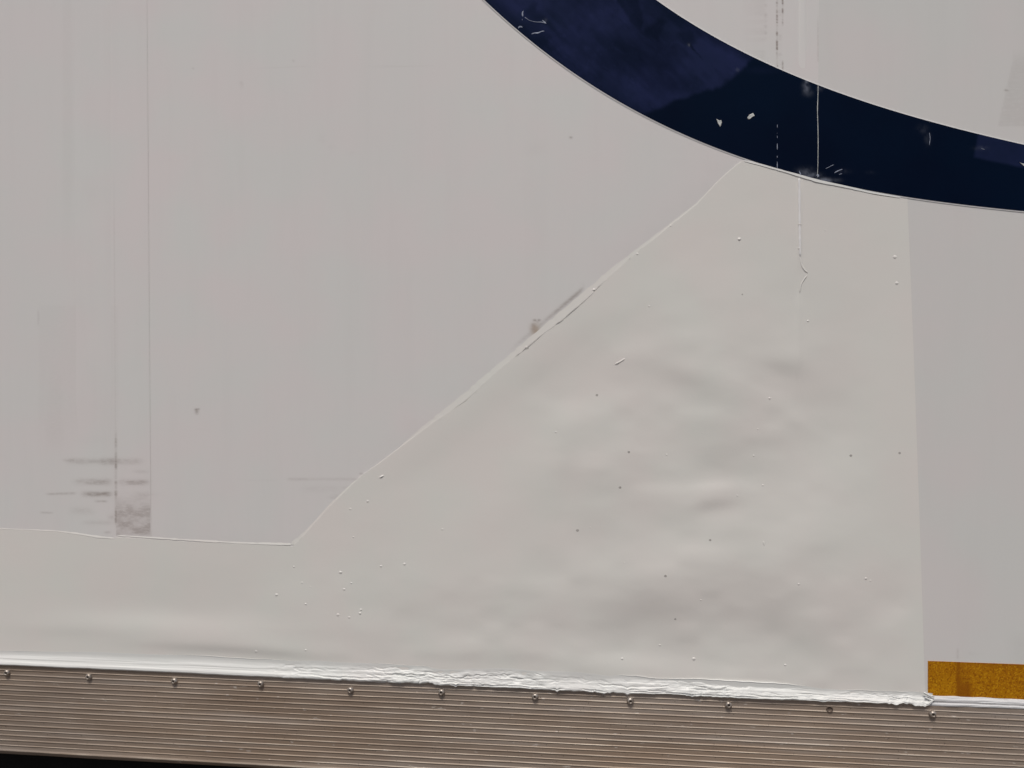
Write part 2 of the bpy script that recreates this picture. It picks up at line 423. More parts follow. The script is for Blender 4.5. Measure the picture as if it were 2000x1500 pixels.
G = .0
panel("side_panel", X_L, XJ[0] - G, [(55, 232, 2.5), (216, 232, 1.3)], [(300, 880, 12), (596, 644, 4), (880, 1052, 1.8)], M_side, xm=150)
panel("joint_strip", XJ[0] - .0002, XJ[1] + .0002, [(210, 300, 1.6)], [(0, 880, 10), (880, 1055, 1.5)], M_side, y=-.0003, xm=260)
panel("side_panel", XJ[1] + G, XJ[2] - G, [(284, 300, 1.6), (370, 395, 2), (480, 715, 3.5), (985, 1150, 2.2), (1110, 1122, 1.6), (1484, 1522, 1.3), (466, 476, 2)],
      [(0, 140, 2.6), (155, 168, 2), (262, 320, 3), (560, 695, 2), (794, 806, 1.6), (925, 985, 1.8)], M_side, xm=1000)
panel("joint_strip", XJ[2] - .0002, XJ[3] + .0002, [(1515, 1600, 1.3)], [(0, 145, 2)], M_side, y=-.0003, xm=1560)
panel("side_panel", XJ[3] + G, X_R, [(1590, 1602, 1.2), (1860, 1902, 2), (1940, 2000, 2.5)], [(20, 125, 6), (110, 252, 2), (1250, 1300, 2)], M_right, xm=1900)
box("wall_frame", (X_L, .0145, Z_TOP - .01), (X_R, .05, Z_ROOF - .001), M_fill, trailer)

# raised adhesive bands beside the joints
def vband(name, x0, x1, yt, yb, h, base, mat, par):
    ys = np.linspace(yt, yb, 60); a = np.linspace(0, 1, 9)
    PX = (x0[0] + (x0[1] - x0[0]) * (ys - yt) / (yb - yt))[:, None] * (1 - a) + (x1[0] + (x1[1] - x1[0]) * (ys - yt) / (yb - yt))[:, None] * a
    PY = ys[:, None] * np.ones(9)
    H = base + h * np.sin(np.pi * a)[None] ** .7 * (.7 + .6 * vn(PY / 60, PX / 30, 4)) * (1 - ss(yb - 130, yb, PY))
    H = np.where((a == 0) | (a == 1), base - .0004, H) + 0 * PY
    H = np.where(PY > yb - 2, base - .0004, H)
    X, Z = wall(PX, PY, H)
    return sheet(name, X, -H, Z, .0004, mat, par, {"dirt": np.zeros_like(X), "rust": np.zeros_like(X)})
vband("sealant_band", (1558, 1558), (1575, 1575), -60, 152, .0007, .0003, M_joint, trailer)
vband("sealant_band", (143, 143), (218, 222), -60, 880, .0007, .0001, M_side, trailer)

# ------------------------------------------------------------------ repair patch
# dents: where the beaten sheet leans up (+, catches the light) or down (-): x, y, radius x, radius y, tilt deg, strength
DENTS = [(1150, 790, 80, 36, -18, 1.1), (1080, 830, 70, 30, -35, .35), (1330, 735, 66, 26, 22, -1.35), (1535, 722, 42, 20, 15, -1.3), (1480, 755, 80, 12, 24, .55), (1560, 815, 60, 14, 30, .45),
         (1400, 860, 60, 30, 20, -.55), (1330, 850, 40, 26, 0, -.3), (1385, 905, 48, 22, 10, -.6), (1385, 948, 60, 13, -4, 1.3), (1390, 988, 46, 13, -10, -1.5), (1205, 885, 80, 28, -12, .45), (1108, 900, 26, 46, 0, -.5),
         (1170, 950, 70, 22, -8, -.35), (1320, 1070, 130, 22, 0, .50), (1390, 1085, 60, 26, 30, .35), (1290, 1185, 66, 40, 25, -1.25), (1200, 1205, 70, 30, 0, -.5), (1485, 1140, 42, 34, 50, -.75), (1500, 1205, 64, 36, 0, -1.15),
         (1400, 1235, 120, 16, -2, -.4), (1600, 1250, 90, 30, 12, -.35), (1190, 1286, 120, 24, 2, 1.2), (1350, 1300, 110, 18, 3, .45), (1000, 1285, 120, 14, 3, -.75), (850, 1285, 120, 12, 3, -.55),
         (420, 1268, 140, 11, 3, -2.0), (560, 1280, 100, 10, 4, -1.2), (320, 1212, 190, 24, 2, 1.25), (150, 1235, 120, 12, 2, -.5), (640, 1240, 130, 16, 3, -.30), (560, 1150, 120, 40, -15, .12), (900, 1000, 120, 80, -30, .30), (1620, 900, 60, 90, 10, .30), (1440, 540, 60, 40, -30, .28), (1240, 680, 110, 26, -15, .3), (1640, 960, 60, 60, 0, .2),
         (1290, 1195, 150, 60, 0, -.75), (1510, 1195, 120, 75, 20, -.85), (1180, 1120, 160, 40, -6, .35), (1390, 800, 150, 60, 15, -.30), (1050, 880, 120, 60, -30, .35), (1600, 1000, 110, 120, 0, .25), (1700, 1200, 60, 60, 0, -.25), (780, 1180, 110, 34, -8, -.28), (960, 1160, 120, 26, -8, -.25), (1010, 1075, 110, 24, -12, .22), (120, 1240, 80, 14, 2, -.2), (1545, 1350, 60, 10, 3, -.3), (1300, 780, 40, 14, 10, .35), (1265, 960, 50, 16, -8, .3)]
def dent_height(x, y):
    h = np.zeros_like(x)
    for cx, cy, sx, sy, rot, a in DENTS:
        c, s = math.cos(math.radians(rot)), math.sin(math.radians(rot))
        u = ((x - cx) * c + (y - cy) * s) / sx; v = (-(x - cx) * s + (y - cy) * c) / sy
        h += .72 * a * sy * np.exp(-u * u) * np.tanh(v * 1.1) * np.exp(-(v / 3.2) ** 2)
    n = (fbm(x / 170, y / 120, 21, 3) - .5) * 120 + (fbm((x + .5 * y) / 75, (y - .25 * x) / 40, 25, 3) - .5) * 9
    rough = np.clip(np.exp(-((x - 1360) / 330) ** 2 - ((y - 900) / 300) ** 2) + .75 * ss(1050, 1200, y) * ss(200, 900, x), .16, 1)
    return (h * 1.0 + n * rough * .55) * DENT
DENT = .084 / 1240.0
P0 = .0009
xb = np.unique(np.concatenate([np.arange(-700, 0, 20), np.arange(0, 1807.5, 3.0), np.array(TX)[(np.array(TX) > -700) & (np.array(TX) < 1800)], [1807.5]]))
vv = np.linspace(0, 1, 300) ** 1.15
def patch_xy(xb, v):
    wgt = ss(1450, 1807, xb)
    top = T(xb - 35.5 * wgt)
    py = top + (np.interp(xb, BX, BY) - top) * v
    px = xb + (XR(py) - 1807.5) * wgt
    return px, py
XB, VV = np.meshgrid(xb, vv)
PX, PY = patch_xy(XB, VV)
edge = np.minimum(np.clip((PY - T(XB - 35.5 * ss(1450, 1807, XB))) / 22, 0, 1), np.clip((XR(PY) - PX) / 22, 0, 1))
def patch_h(px, py):
    e = np.clip((XR(py) - px) / 60, 0, 1) * np.clip((py - T(px)) / 90, 0, 1)
    h = dent_height(px, py)
    # the joint strip shows through as a soft ridge with a kink
    xc = 1561.5 + np.where(py > 500, 0, 0)
    ridge = np.exp(-((px - xc) / 4.5) ** 2) * (1 - ss(470, 540, py)) * .0012 + np.exp(-((px - 1560) / 7) ** 2) * ss(560, 600, py) * (1 - ss(680, 790, py)) * .0006
    return P0 + h * ss(0, 1, e) + ridge * ss(0, .4, e)
Hh = patch_h(PX, PY)
Hh = np.maximum(Hh, .0005 - .0075 * ss(30, 170, PY - T(PX)) * ss(30, 170, XR(PY) - PX))
X, Z = wall(PX, PY, Hh)
patch = sheet("patch_panel", X, -Hh, Z, .0002, M_patch, trailer)
patch["label"] = "freshly painted dented repair patch riding over the old skin"

# caulk beads along the edges of the patch
def avg(pu, pl):
    pu = np.array(pu, float); pl = np.array(pl, float)
    return (pu + pl) / 2, np.hypot(*(pu - pl).T)
up_ = [(566, 1060), (590, 1042), (615, 1016), (640, 988), (681, 948), (700, 934), (742, 902), (780, 873), (818, 838), (866, 800), (912, 762), (944, 734), (1000, 687), (1040, 652), (1084, 616), (1136, 573), (1186, 529), (1240, 488), (1300, 442), (1360, 396), (1396, 359), (1418, 338), (1448, 313)]
lo_ = [(574, 1068), (594, 1047), (618, 1020), (643, 991), (686, 953), (703, 936.5), (745, 905), (784, 878), (826, 848), (880, 806), (922, 776), (950, 747), (1008, 699), (1051, 664), (1096, 630), (1150, 583), (1196, 538), (1246, 494), (1305, 447), (1363, 400), (1398, 362), (1420, 340), (1450, 315)]
cen, wd = avg(up_, lo_)
beads = [ribbon_arrays(cen, np.clip(wd * .85, 2.0, 15), .0008, .00030, 11, 2.0, .22, 3, lip=True)]
be = link("sealant_bead", mesh_np("sealant_bead", *join_arrays(beads)), M_patch, patch)
b2 = [(-700, 1018), (0, 1032.5), (50, 1034.5), (110, 1037), (150, 1042), (190, 1048.5), (224, 1051.5)]
link("sealant_bead", mesh_np("sealant_bead", *ribbon_arrays(b2, [1.6, 1.6, 1.8, 2.2, 3.2, 4, 2.5], .0008, .0004, 11, 3, .4, lip=True)), M_patch, patch)
b3 = [(228, 1046), (300, 1050.5), (370, 1055), (470, 1060.5), (560, 1063), (571, 1063)]
link("sealant_bead", mesh_np("sealant_bead", *ribbon_arrays(b3, [2.2, 3.0, 3.4, 3.8, 5, 3], .0008, .0005, 11, 3, .4, 5, lip=True)), M_patch, patch)
b4 = [(1452, 313.5), (1518, 330), (1565, 343.5), (1598, 353.5), (1646, 363), (1700, 376), (1760, 386)]
link("sealant_bead", mesh_np("sealant_bead", *ribbon_arrays(b4, [3, 5.5, 7, 7.5, 6, 4, 2.5], .0009, .0009, 11, 2, .12, 6, lip=True)), M_seal, patch)
# kink line and crease lines in the paint
for pts_, w_, h_ in (([(1561, 347), (1561.5, 400), (1562, 450), (1563, 500)], 4.5, .0009), ([(1562, 500), (1565, 516), (1570, 526), (1578, 533)], 3.5, .0006),
                     ([(1577, 537), (1570, 546), (1564, 556), (1562, 572)], 3, .0005),
                     ([(1201, 711.5), (1212, 706), (1222, 699.5)], 3.6, .0006)):
    link("paint_crease", mesh_np("paint_crease", *ribbon_arrays(pts_, w_, h_, P0 + (.0009 if h_ == .0009 else 0), 7, 2, .15, int(w_ * 7))), M_border if h_ == .0009 else M_patch, patch)
# bubbles, nibs and pits in the fresh paint
NIBS = [(1203, 704, 0, 0), (1166, 772, 3.2, -1), (1228, 883, 3.2, -1), (1302, 888, 2.2, 1), (1211, 952, 3.4, -1), (1662, 890, 3.4, -1), (1578, 627, 3, 1), (1503, 778, 3, 1), (1128, 1036, 3.6, -1), (1153, 1030, 2.4, 1),
        (1315, 985, 2.4, 1), (1372, 846, 2, 1), (1472, 890, 2.6, 1), (1490, 948, 2.6, 1), (1197, 1019, 2.2, 1), (1387, 1055, 3.2, -1), (1300, 1125, 3.4, -1), (1560, 1141, 3, 1),
        (1319, 1209, 2.6, -1), (1369, 1172, 2, 1), (1289, 1260, 3, 1), (1215, 1287, 3.4, 1), (1355, 1287, 4.2, 1), (1534, 1299, 3.2, 1), (1219, 1099, 2.2, 1), (1691, 1130, 3, 1), (1700, 1134, 2.6, 1), (1681, 1132, 2.4, 1),
        (564, 1108, 3.2, 1), (588, 1106, 3.4, 1), (582, 1124, 3.4, 1), (597, 1129, 3, 1), (590, 1138, 2.6, 1), (665, 1118, 3.6, 1), (672, 1151, 3, 1), (540, 1162, 3.6, 1), (563, 1176, 4.2, 1), (597, 1180, 2.6, 1), (660, 1201, 4, 1),
        (682, 1206, 3.4, 1), (705, 1191, 3, 1), (703, 1198, 3.6, 1), (713, 1216, 2.6, 1), (790, 1102, 3.4, 1), (780, 1090, 2.6, 1), (744, 1106, 3, 1), (574, 1107, 2.4, 1), (606, 1146, 2.4, 1), (686, 1139, 2.4, 1), (710, 1225, 2.4, 1),
        (864, 1034, 3.4, 1), (690, 1049, 2.2, 1), (718, 979, 3.6, 1), (684, 994, 3.6, 1), (1268, 598, 3.2, 1), (1444, 467, 4.0, 1), (1748, 502, 4.6, 1), (1752, 553, 4.2, 1), (1450, 575, 2, -1), (1460, 575, 2, 1), (1086, 844, 2.6, 1), (1757, 885, 3.2, -1),
        (820, 770, 0, 0), (1612, 450, 2.0, 1), (1703, 1331, 6.5, 2), (1492, 1062, 4.5, 2), (745, 931, 5, 3), (946, 747, 3.4, 1), (1030, 680, 3, -1), (1160, 566, 3.2, 1), (1245, 496, 3, 1), (1310, 441, 2.6, 1), (1028, 678, 3, 1), (1562, 438, 3.6, 1), (1562, 485, 3.4, 1),
        (500, 1272, 3, 1), (597, 1270, 2.6, 1), (615, 1245, 0, 0), (1480, 838, 2, 1), (1440, 968, 2.4, 1), (1250, 850, 2, 1), (1420, 700, 2.2, 1), (1585, 700, 2.4, 1), (1640, 740, 2, 1), (1100, 1000, 2.2, 1), (960, 1100, 2.2, 1), (1000, 930, 2, 1)]
def nib(x, y, r, k):
    na, nr = 10, 5
    h0 = float(patch_h(np.array([float(x)]), np.array([float(y)]))[0])
    rx, ry, rot = r, r * .85, 0.0
    if k == 2: rx, ry, rot = r * .45, r * 1.4, -.25
    if k == 3: rx, ry, rot = r * 1.2, r * .45, -.5
    rs = np.linspace(1.0, 0.0, nr + 1)
    if k == -1: prof = np.array([0, .55, .75, .1, -.5, -.6]) * r * .45
    else: prof = (1 - rs ** 2) * r * (.16 + .22 * ((x * 7 + y * 13) % 10) / 10)
    V = []; Q = []
    for i, q in enumerate(rs):
        for j in range(na):
            a = 2 * math.pi * j / na; q2 = max(q, .04)
            dx, dy = rx * q2 * math.cos(a), ry * q2 * math.sin(a)
            ppx = x + dx * math.cos(rot) - dy * math.sin(rot); ppy = y + dx * math.sin(rot) + dy * math.cos(rot)
            hh = h0 - .00012 + (0.0002 if k == -1 else 0) + prof[i] / 1240
            if k == -1: hh = max(hh, h0 + .00005 if i > 2 else hh)
            XX, ZZ = wall(ppx, ppy, hh); V.append((float(XX), -hh, float(ZZ)))
    for i in range(nr):
        for j in range(na):
            a = i * na + j; b = i * na + (j + 1) % na
            Q.append((a, a + na, b + na, b))
    return np.array(V), np.array(Q)
nb = link("paint_blisters", mesh_np("paint_blisters", *join_arrays([nib(*q) for q in NIBS if q[2] > 0 and q[3] > 0 and (q[0] * 3 + q[1]) % 5 != 0])), M_patch, patch)
nb["kind"] = "stuff"
def pinhole(x, y, r):
    V = []; Q = []
    h0 = float(patch_h(np.array([float(x)]), np.array([float(y)]))[0])
    for q, hh in ((1.9, -.00004), (1.35, .00022), (1.0, .00020), (.75, .00005), (.05, .00003)):
        for j in range(10):
            a = 2 * math.pi * j / 10
            XX, ZZ = wall(x + r * q * math.cos(a) * (1 + .15 * math.sin(3 * a + x)), y + r * q * math.sin(a) * .9, h0 + hh); V.append((float(XX), -h0 - hh, float(ZZ)))
    for i in range(4):
        for j in range(10):
            Q.append((i * 10 + j, (i + 1) * 10 + j, (i + 1) * 10 + (j + 1) % 10, i * 10 + (j + 1) % 10))
    return np.array(V), np.array(Q)
pins = [q for q in NIBS if q[3] == -1]
ph = link("pinholes", mesh_np("pinholes", *join_arrays([pinhole(q[0], q[1], q[2] * .44) for q in pins])), M_pin, patch)
ph["kind"] = "stuff"

# ------------------------------------------------------------------ navy stripe (part of a big ring)
LO = [(945, 0), (1009.5, 57), (1050, 90), (1158, 166.5), (1254, 222), (1368, 282), (1452, 310.5), (1518.5, 327), (1565, 340), (1598, 349.5), (1646, 360), (1700, 373), (1760, 384), (1820, 393), (1910, 405), (2000, 411)]
UPP = [(1281, 0), (1350, 45), (1425, 90), (1460, 109), (1529, 138), (1598, 165), (1670, 192), (1760, 222), (1850, 247.5), (1925, 267), (2000, 282)]
C0 = np.array([.80, 1.55 + CAM[2]])
def polar(pts):
    X, Z = wall([p[0] for p in pts], [p[1] for p in pts])
    return np.arctan2(Z - C0[1], X - C0[0]), np.hypot(X - C0[0], Z - C0[1])
tl, rl = polar(LO); tu, ru = polar(UPP)
pl = np.polyfit(tl + 1.9, rl, 4); pu = np.polyfit(tu + 1.9, ru, 3)
def rad(p, t, ts): return np.polyval(p, np.clip(t, ts.min() - .03, ts.max() + .03) + 1.9)
th = np.concatenate([np.linspace(-3.35, -2.45, 60)[:-1], np.linspace(-2.45, -1.38, 520), np.linspace(-1.38, .35, 90)[1:]])
def band(off_out, off_in, n):
    ro = rad(pl, th, tl) + off_out; ri = rad(pu, th, tu) - off_in
    a = np.linspace(0, 1, n)[:, None]
    r = ri[None] * (1 - a) + ro[None] * a
    tt = np.ones((n, 1)) * th[None]
    return C0[0] + r * np.cos(tt), C0[1] + r * np.sin(tt)
SX, SZ = band(0, 0, 64)
keep = (SZ.max(0) < Z_ROOF - .02)
k0, k1 = np.where(keep)[0][[0, -1]]
SX, SZ = SX[:, k0:k1 + 1], SZ[:, k0:k1 + 1]
px, py = pix(SX, SZ)
def inpoly(x, y, poly, soft):
    d = np.full_like(x, -1e9)
    n = len(poly); inside = np.zeros(x.shape, bool); dist = np.full(x.shape, 1e9)
    for i in range(n):
        x0, y0 = poly[i]; x1, y1 = poly[(i + 1) % n]
        t = np.clip(((x - x0) * (x1 - x0) + (y - y0) * (y1 - y0)) / ((x1 - x0) ** 2 + (y1 - y0) ** 2), 0, 1)
        dist = np.minimum(dist, np.hypot(x - x0 - t * (x1 - x0), y - y0 - t * (y1 - y0)))
        c = ((y0 > y) != (y1 > y)) & (x < (x1 - x0) * (y - y0) / (y1 - y0 + 1e-12) + x0)
        inside ^= c
    return np.clip(.5 + np.where(inside, dist, -dist) / (2 * soft), 0, 1)
jx = px + (fbm(px / 18, py / 18, 31) - .5) * 10; jy = py + (fbm(px / 18, py / 18, 37) - .5) * 10
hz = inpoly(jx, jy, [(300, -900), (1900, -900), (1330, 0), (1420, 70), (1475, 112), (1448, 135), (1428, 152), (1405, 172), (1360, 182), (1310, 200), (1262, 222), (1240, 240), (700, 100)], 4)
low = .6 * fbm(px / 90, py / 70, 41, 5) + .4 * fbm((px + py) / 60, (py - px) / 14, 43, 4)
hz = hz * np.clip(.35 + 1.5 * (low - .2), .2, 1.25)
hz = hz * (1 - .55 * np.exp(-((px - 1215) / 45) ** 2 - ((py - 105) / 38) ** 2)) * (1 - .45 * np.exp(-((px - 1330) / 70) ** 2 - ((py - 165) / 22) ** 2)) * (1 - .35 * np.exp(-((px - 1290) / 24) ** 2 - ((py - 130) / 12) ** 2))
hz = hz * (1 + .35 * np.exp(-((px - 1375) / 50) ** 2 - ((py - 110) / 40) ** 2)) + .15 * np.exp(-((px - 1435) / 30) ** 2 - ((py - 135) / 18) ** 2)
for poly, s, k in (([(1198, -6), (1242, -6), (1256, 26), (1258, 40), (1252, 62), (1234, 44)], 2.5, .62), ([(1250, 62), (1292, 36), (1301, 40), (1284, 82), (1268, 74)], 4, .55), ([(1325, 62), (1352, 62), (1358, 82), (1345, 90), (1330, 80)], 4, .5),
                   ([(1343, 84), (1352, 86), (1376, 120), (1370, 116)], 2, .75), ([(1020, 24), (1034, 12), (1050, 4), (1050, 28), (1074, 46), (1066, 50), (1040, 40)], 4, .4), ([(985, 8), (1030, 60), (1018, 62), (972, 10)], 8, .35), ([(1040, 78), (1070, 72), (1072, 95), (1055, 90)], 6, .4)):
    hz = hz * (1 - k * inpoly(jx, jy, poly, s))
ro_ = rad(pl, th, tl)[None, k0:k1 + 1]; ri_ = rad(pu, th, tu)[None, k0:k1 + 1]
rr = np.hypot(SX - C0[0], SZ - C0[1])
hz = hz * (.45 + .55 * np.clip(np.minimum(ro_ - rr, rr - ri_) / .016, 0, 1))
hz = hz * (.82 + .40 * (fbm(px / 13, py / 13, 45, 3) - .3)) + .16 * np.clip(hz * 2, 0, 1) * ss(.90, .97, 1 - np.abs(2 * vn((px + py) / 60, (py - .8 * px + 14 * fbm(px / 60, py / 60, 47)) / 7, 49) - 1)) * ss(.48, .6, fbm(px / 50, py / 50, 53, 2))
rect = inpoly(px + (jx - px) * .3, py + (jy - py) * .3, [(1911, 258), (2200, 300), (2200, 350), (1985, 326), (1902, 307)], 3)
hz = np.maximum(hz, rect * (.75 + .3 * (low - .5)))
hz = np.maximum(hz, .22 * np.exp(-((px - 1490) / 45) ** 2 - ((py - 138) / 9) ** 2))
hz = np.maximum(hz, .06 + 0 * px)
ov = np.zeros_like(px)
nz = fbm(px / 5, py / 7, 51, 3)
def smear(cx, cy, sx, sy, st, fine=1.0):
    global ov
    ov = np.maximum(ov, st * np.exp(-((px - cx) / sx) ** 2 - ((py - cy) / sy) ** 2) * np.clip(.3 + fine * (nz - .3) * 1.8, 0, 1.4))
smear(1572, 336, 13, 7, .26); smear(1585, 343, 14, 5, .45); smear(1610, 352, 20, 3.5, .5); smear(1574, 172, 6, 9, .30); smear(1575, 160, 4, 5, .3); smear(1578, 182, 9, 6, .10); smear(1600, 174, 4, 4, .2)
smear(1802, 252, 9, 8, .05); smear(1811, 270, 6, 14, .045); smear(1700, 337, 8, 3, .02); smear(1915, 290, 12, 4, .07); smear(1645, 335, 14, 4, .035); smear(1065, 40, 5, 3, .10); smear(1440, 137, 3, 2.5, .18); smear(1345, 88, 2.5, 2.5, .18)
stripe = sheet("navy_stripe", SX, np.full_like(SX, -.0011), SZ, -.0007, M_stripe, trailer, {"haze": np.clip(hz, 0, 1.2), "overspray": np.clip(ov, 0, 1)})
BX_, BZ_ = band(.0016, .0013, 14)
BX_, BZ_ = BX_[:, k0:k1 + 1], BZ_[:, k0:k1 + 1]
sheet("white_outline", BX_, np.full_like(BX_, -.0007), BZ_, -.0003, M_border, stripe)
# cracked film over the joint, and the finer split beside it
cr = [(1598, 164), (1597.5, 190), (1596.5, 215), (1597.5, 245), (1598, 280), (1597.5, 320), (1596.5, 348)]
link("film_crack", mesh_np("film_crack", *ribbon_arrays(cr, 1.6, .0003, .0010, 5, 3, .3, 2)), M_chip, stripe)
seg = [ribbon_arrays([(1518, a), (1518.3, b)], 1.5, .0002, .0010, 5, 2, .8, i) for i, (a, b) in enumerate(((240, 250), (258, 262), (264, 271), (277, 299), (303, 309), (312, 334)))]
link("film_crack", mesh_np("film_crack", *join_arrays(seg)), M_scratch, stripe)
scr = []
for pts, wv in (([(1023, 20), (1020, 24), (1020.5, 30), (1021.5, 33)], 3.2), ([(1020, 36), (1020, 40)], 2), ([(1024, 33), (1034, 40), (1046, 43), (1058, 43), (1068, 46)], 1.3), ([(1058, 39), (1064, 43), (1067, 46)], 2.2),
                ([(1012, 56), (1013, 52), (1017, 51), (1021, 54)], 2.6), ([(1037, 67), (1044, 64), (1050, 65), (1056, 62), (1061, 60), (1064, 61)], 2.4),
                ([(1629, 338), (1638, 333), (1646, 330.5)], 1.7), ([(1638, 341), (1645, 339)], 1.8), ([(1611, 330), (1620, 326), (1629, 321)], 1.0), ([(1561, 333), (1563, 340), (1566, 345)], 3.0), ([(1594, 343), (1597, 341), (1599, 346)], 4.0),
                ([(1815, 258), (1817, 270), (1815, 284)], 1.2), ([(1916, 290), (1924, 292)], 1.2)):
    scr.append(ribbon_arrays(pts, wv, .0003, .0010, 5, 1.5, .4, len(scr)))
sx_ = link("scratches", mesh_np("scratches", *join_arrays(scr)), M_scratch, stripe); sx_["kind"] = "stuff"
def chip(poly, h=.0006):
    p = np.array(poly, float); n = len(p); c = p.mean(0)
    inner = c + (p - c) * .78
    V = []
    for ring, hh in ((p, .00105), (inner, .0011 + h)):
        XX, ZZ = wall(ring[:, 0], ring[:, 1], hh); V += [(a, -hh, b) for a, b in zip(XX, ZZ)]
    XX, ZZ = wall(c[0], c[1], .0011 + h * .7); V.append((float(XX), -(.0011 + h * .7), float(ZZ)))
    me = bpy.data.meshes.new("paint_chip")
    Q = [(i, (i + 1) % n, n + (i + 1) % n, n + i) for i in range(n)] + [(n + i, n + (i + 1) % n, 2 * n) for i in range(n)]
    me.from_pydata([tuple(map(float, v)) for v in V], [], Q); me.update()
    import bmesh
    bm = bmesh.new(); bm.from_mesh(me); bmesh.ops.recalc_face_normals(bm, faces=bm.faces)
    if sum(f.normal.y for f in bm.faces) > 0: bmesh.ops.reverse_faces(bm, faces=bm.faces)
    bm.to_mesh(me); bm.free()
    link("paint_chip", me, M_chip, stripe)
chip([(1399, 232), (1405, 235.5), (1408.5, 234.5), (1410, 239), (1408, 246), (1406.5, 248), (1402, 241)])
chip([(1459.5, 230), (1464, 224), (1471, 220.5), (1474, 226), (1469, 229), (1464.5, 233), (1461, 233)])
chip([(1990, 316), (1996, 319), (2004, 320), (2010, 326), (2000, 325)])

# ------------------------------------------------------------------ amber reflective tape
tx = np.linspace(1812.5, 2260, 150); ta = np.linspace(0, 1, 30)[:, None]
yt_ = np.interp(tx, [1812, 2000, 2260], [1291, 1298, 1308]); yb_ = np.interp(tx, [1812, 2000, 2260], [1358, 1366, 1377])
TXX = np.ones((30, 1)) * tx; TYY = yt_[None] * (1 - ta) + yb_[None] * ta
Ht = np.full_like(TXX, .0009) + (fbm(TXX / 30, TYY / 20, 3) - .5) * .0004
X, Z = wall(TXX, TYY, Ht)
st_ = .75 * np.exp(-((TXX - 1871) / 4) ** 2) + .55 * ss(1868, 1880, TXX) * (1 - ss(1893, 1904, TXX)) * ss(1318, 1345, TYY) + .25 * ss(1866, 1880, TXX) * (1 - ss(1890, 1900, TXX)) + .5 * ss(.12, 0.0, ta) * ss(1850, 1950, TXX)
tape = sheet("reflective_tape", X, -Ht, Z, -.0001, M_tape, trailer, {"stain": np.clip(st_, 0, .9)})

# old lip under the tape (right of the patch)
lx = np.concatenate([np.arange(1806, 2010, 3), np.arange(2020, 2300, 20)]); la = np.linspace(0, 1, 26)[:, None]
lt = np.interp(lx, [1806, 2000, 2300], [1356.5, 1365.5, 1379]); lb = np.interp(lx, [1806, 2000, 2300], [1379.5, 1386.5, 1399])
LX = np.ones((26, 1)) * lx; LY = lt[None] * (1 - la) + lb[None] * la
prof = np.interp(la, [0, .12, .35, .52, .6, .66, .75, .9, 1], [.0004, .0018, .0040, .0042, .0034, .0036, .0050, .0052, .0030]) + 0 * LX
prof = prof + (fbm(LX / 30, LY / 3, 61) - .5) * .0016
X, Z = wall(LX, LY, prof)
dl = .16 * np.exp(-((la - .60) / .06) ** 2) * (.5 + vn(LX / 25, LY * 0, 3)) + .22 * np.exp(-((LX - 1965) / 5) ** 2) * ss(.3, .05, la) + .12 * np.exp(-((LX - 1850) / 40) ** 2) * ss(.25, .02, la) + .07 * (fbm(LX / 12, LY / 4, 66))
sheet("rail_lip", X, -prof, Z, .003, M_lip, trailer, {"dirt": np.clip(dl, 0, .6), "rust": 0 * LX})

# ------------------------------------------------------------------ smeared sealant between skin and rail
sx1 = np.concatenate([np.arange(-700, -10, 12), np.arange(-10, 1822, 1.5)])
SU = [-700, 0, 200, 400, 500, 600, 700, 800, 900, 1000, 1100, 1200, 1300, 1400, 1500, 1600, 1700, 1790, 1808, 1822]
ST = [1236, 1270, 1274, 1281, 1287, 1290, 1294, 1302, 1305, 1307, 1311, 1319, 1325, 1329, 1334, 1342, 1348, 1350, 1352, 1352]
SB = [1266, 1299, 1308, 1317, 1322, 1326.5, 1331, 1335, 1340, 1344.5, 1349.5, 1354, 1358, 1362, 1366.5, 1370, 1373.5, 1377, 1378, 1372]
st = np.interp(sx1, SU, ST); sb = np.interp(sx1, SU, SB)
rg = ss(480, 720, sx1)                                        # how rough the smear is along its length
rag = (fbm(sx1 / 14, sx1 * 0, 71, 4) - .5) * 9 * rg * (.25 + 1.1 * ss(.45, .7, fbm(sx1 / 85, sx1 * 0, 75, 2))) + (fbm(sx1 / 40, sx1 * 0 + 9, 77, 3) - .5) * 1.6
rag += 3.0 * np.exp(-((sx1 - 1225) / 4) ** 2) + 3.0 * np.exp(-((sx1 - 1088) / 3) ** 2) - 2.2 * np.exp(-((sx1 - 1310) / 30) ** 2) + 2.5 * np.exp(-((sx1 - 890) / 3) ** 2)
rag = np.clip(rag, -3.5, 3.8)
st = st + (fbm(sx1 / 60, sx1 * 0, 79, 3) - .5) * 8 * (.3 + .7 * rg)
nv = 46
sv = np.linspace(0, 1, nv)[:, None]
GXX = np.ones((nv, 1)) * sx1
GYY = st[None] * (1 - sv) + (sb + rag)[None] * sv
basep = np.interp(sv, [0, .15, .35, .6, .85, .95, 1.0], [.0000, .0002, .0007, .0024, .0056, .0062, .0042]) + 0 * GXX
def ridged(x, y, s, o=4):
    t = 0; a = .5; n = 0
    for i in range(o):
        t = t + a * (1 - np.abs(2 * vn(x * 2 ** i, y * 2 ** i, s + 5 * i) - 1)) ** 2; n += a; a *= .55
    return t / n
warp = (fbm(GXX / 38, GYY / 16, 81, 3) - .5) * 16
wr = ridged((GXX + warp * 2.0) / 46, (GYY - .044 * GXX + warp) / 8.5, 83, 4)
lum = fbm(GXX / 24, GYY / 9, 87, 4)
loc = np.clip(rg[None] * (.30 + 1.25 * ss(.42, .66, fbm(GXX / 95, GYY / 60, 91, 2))), 0, 1.4)
grooves = (np.clip(wr - .52, 0, 1) * -.0054 + (lum - .5) * .0028) * loc * ss(.06, .34, sv)
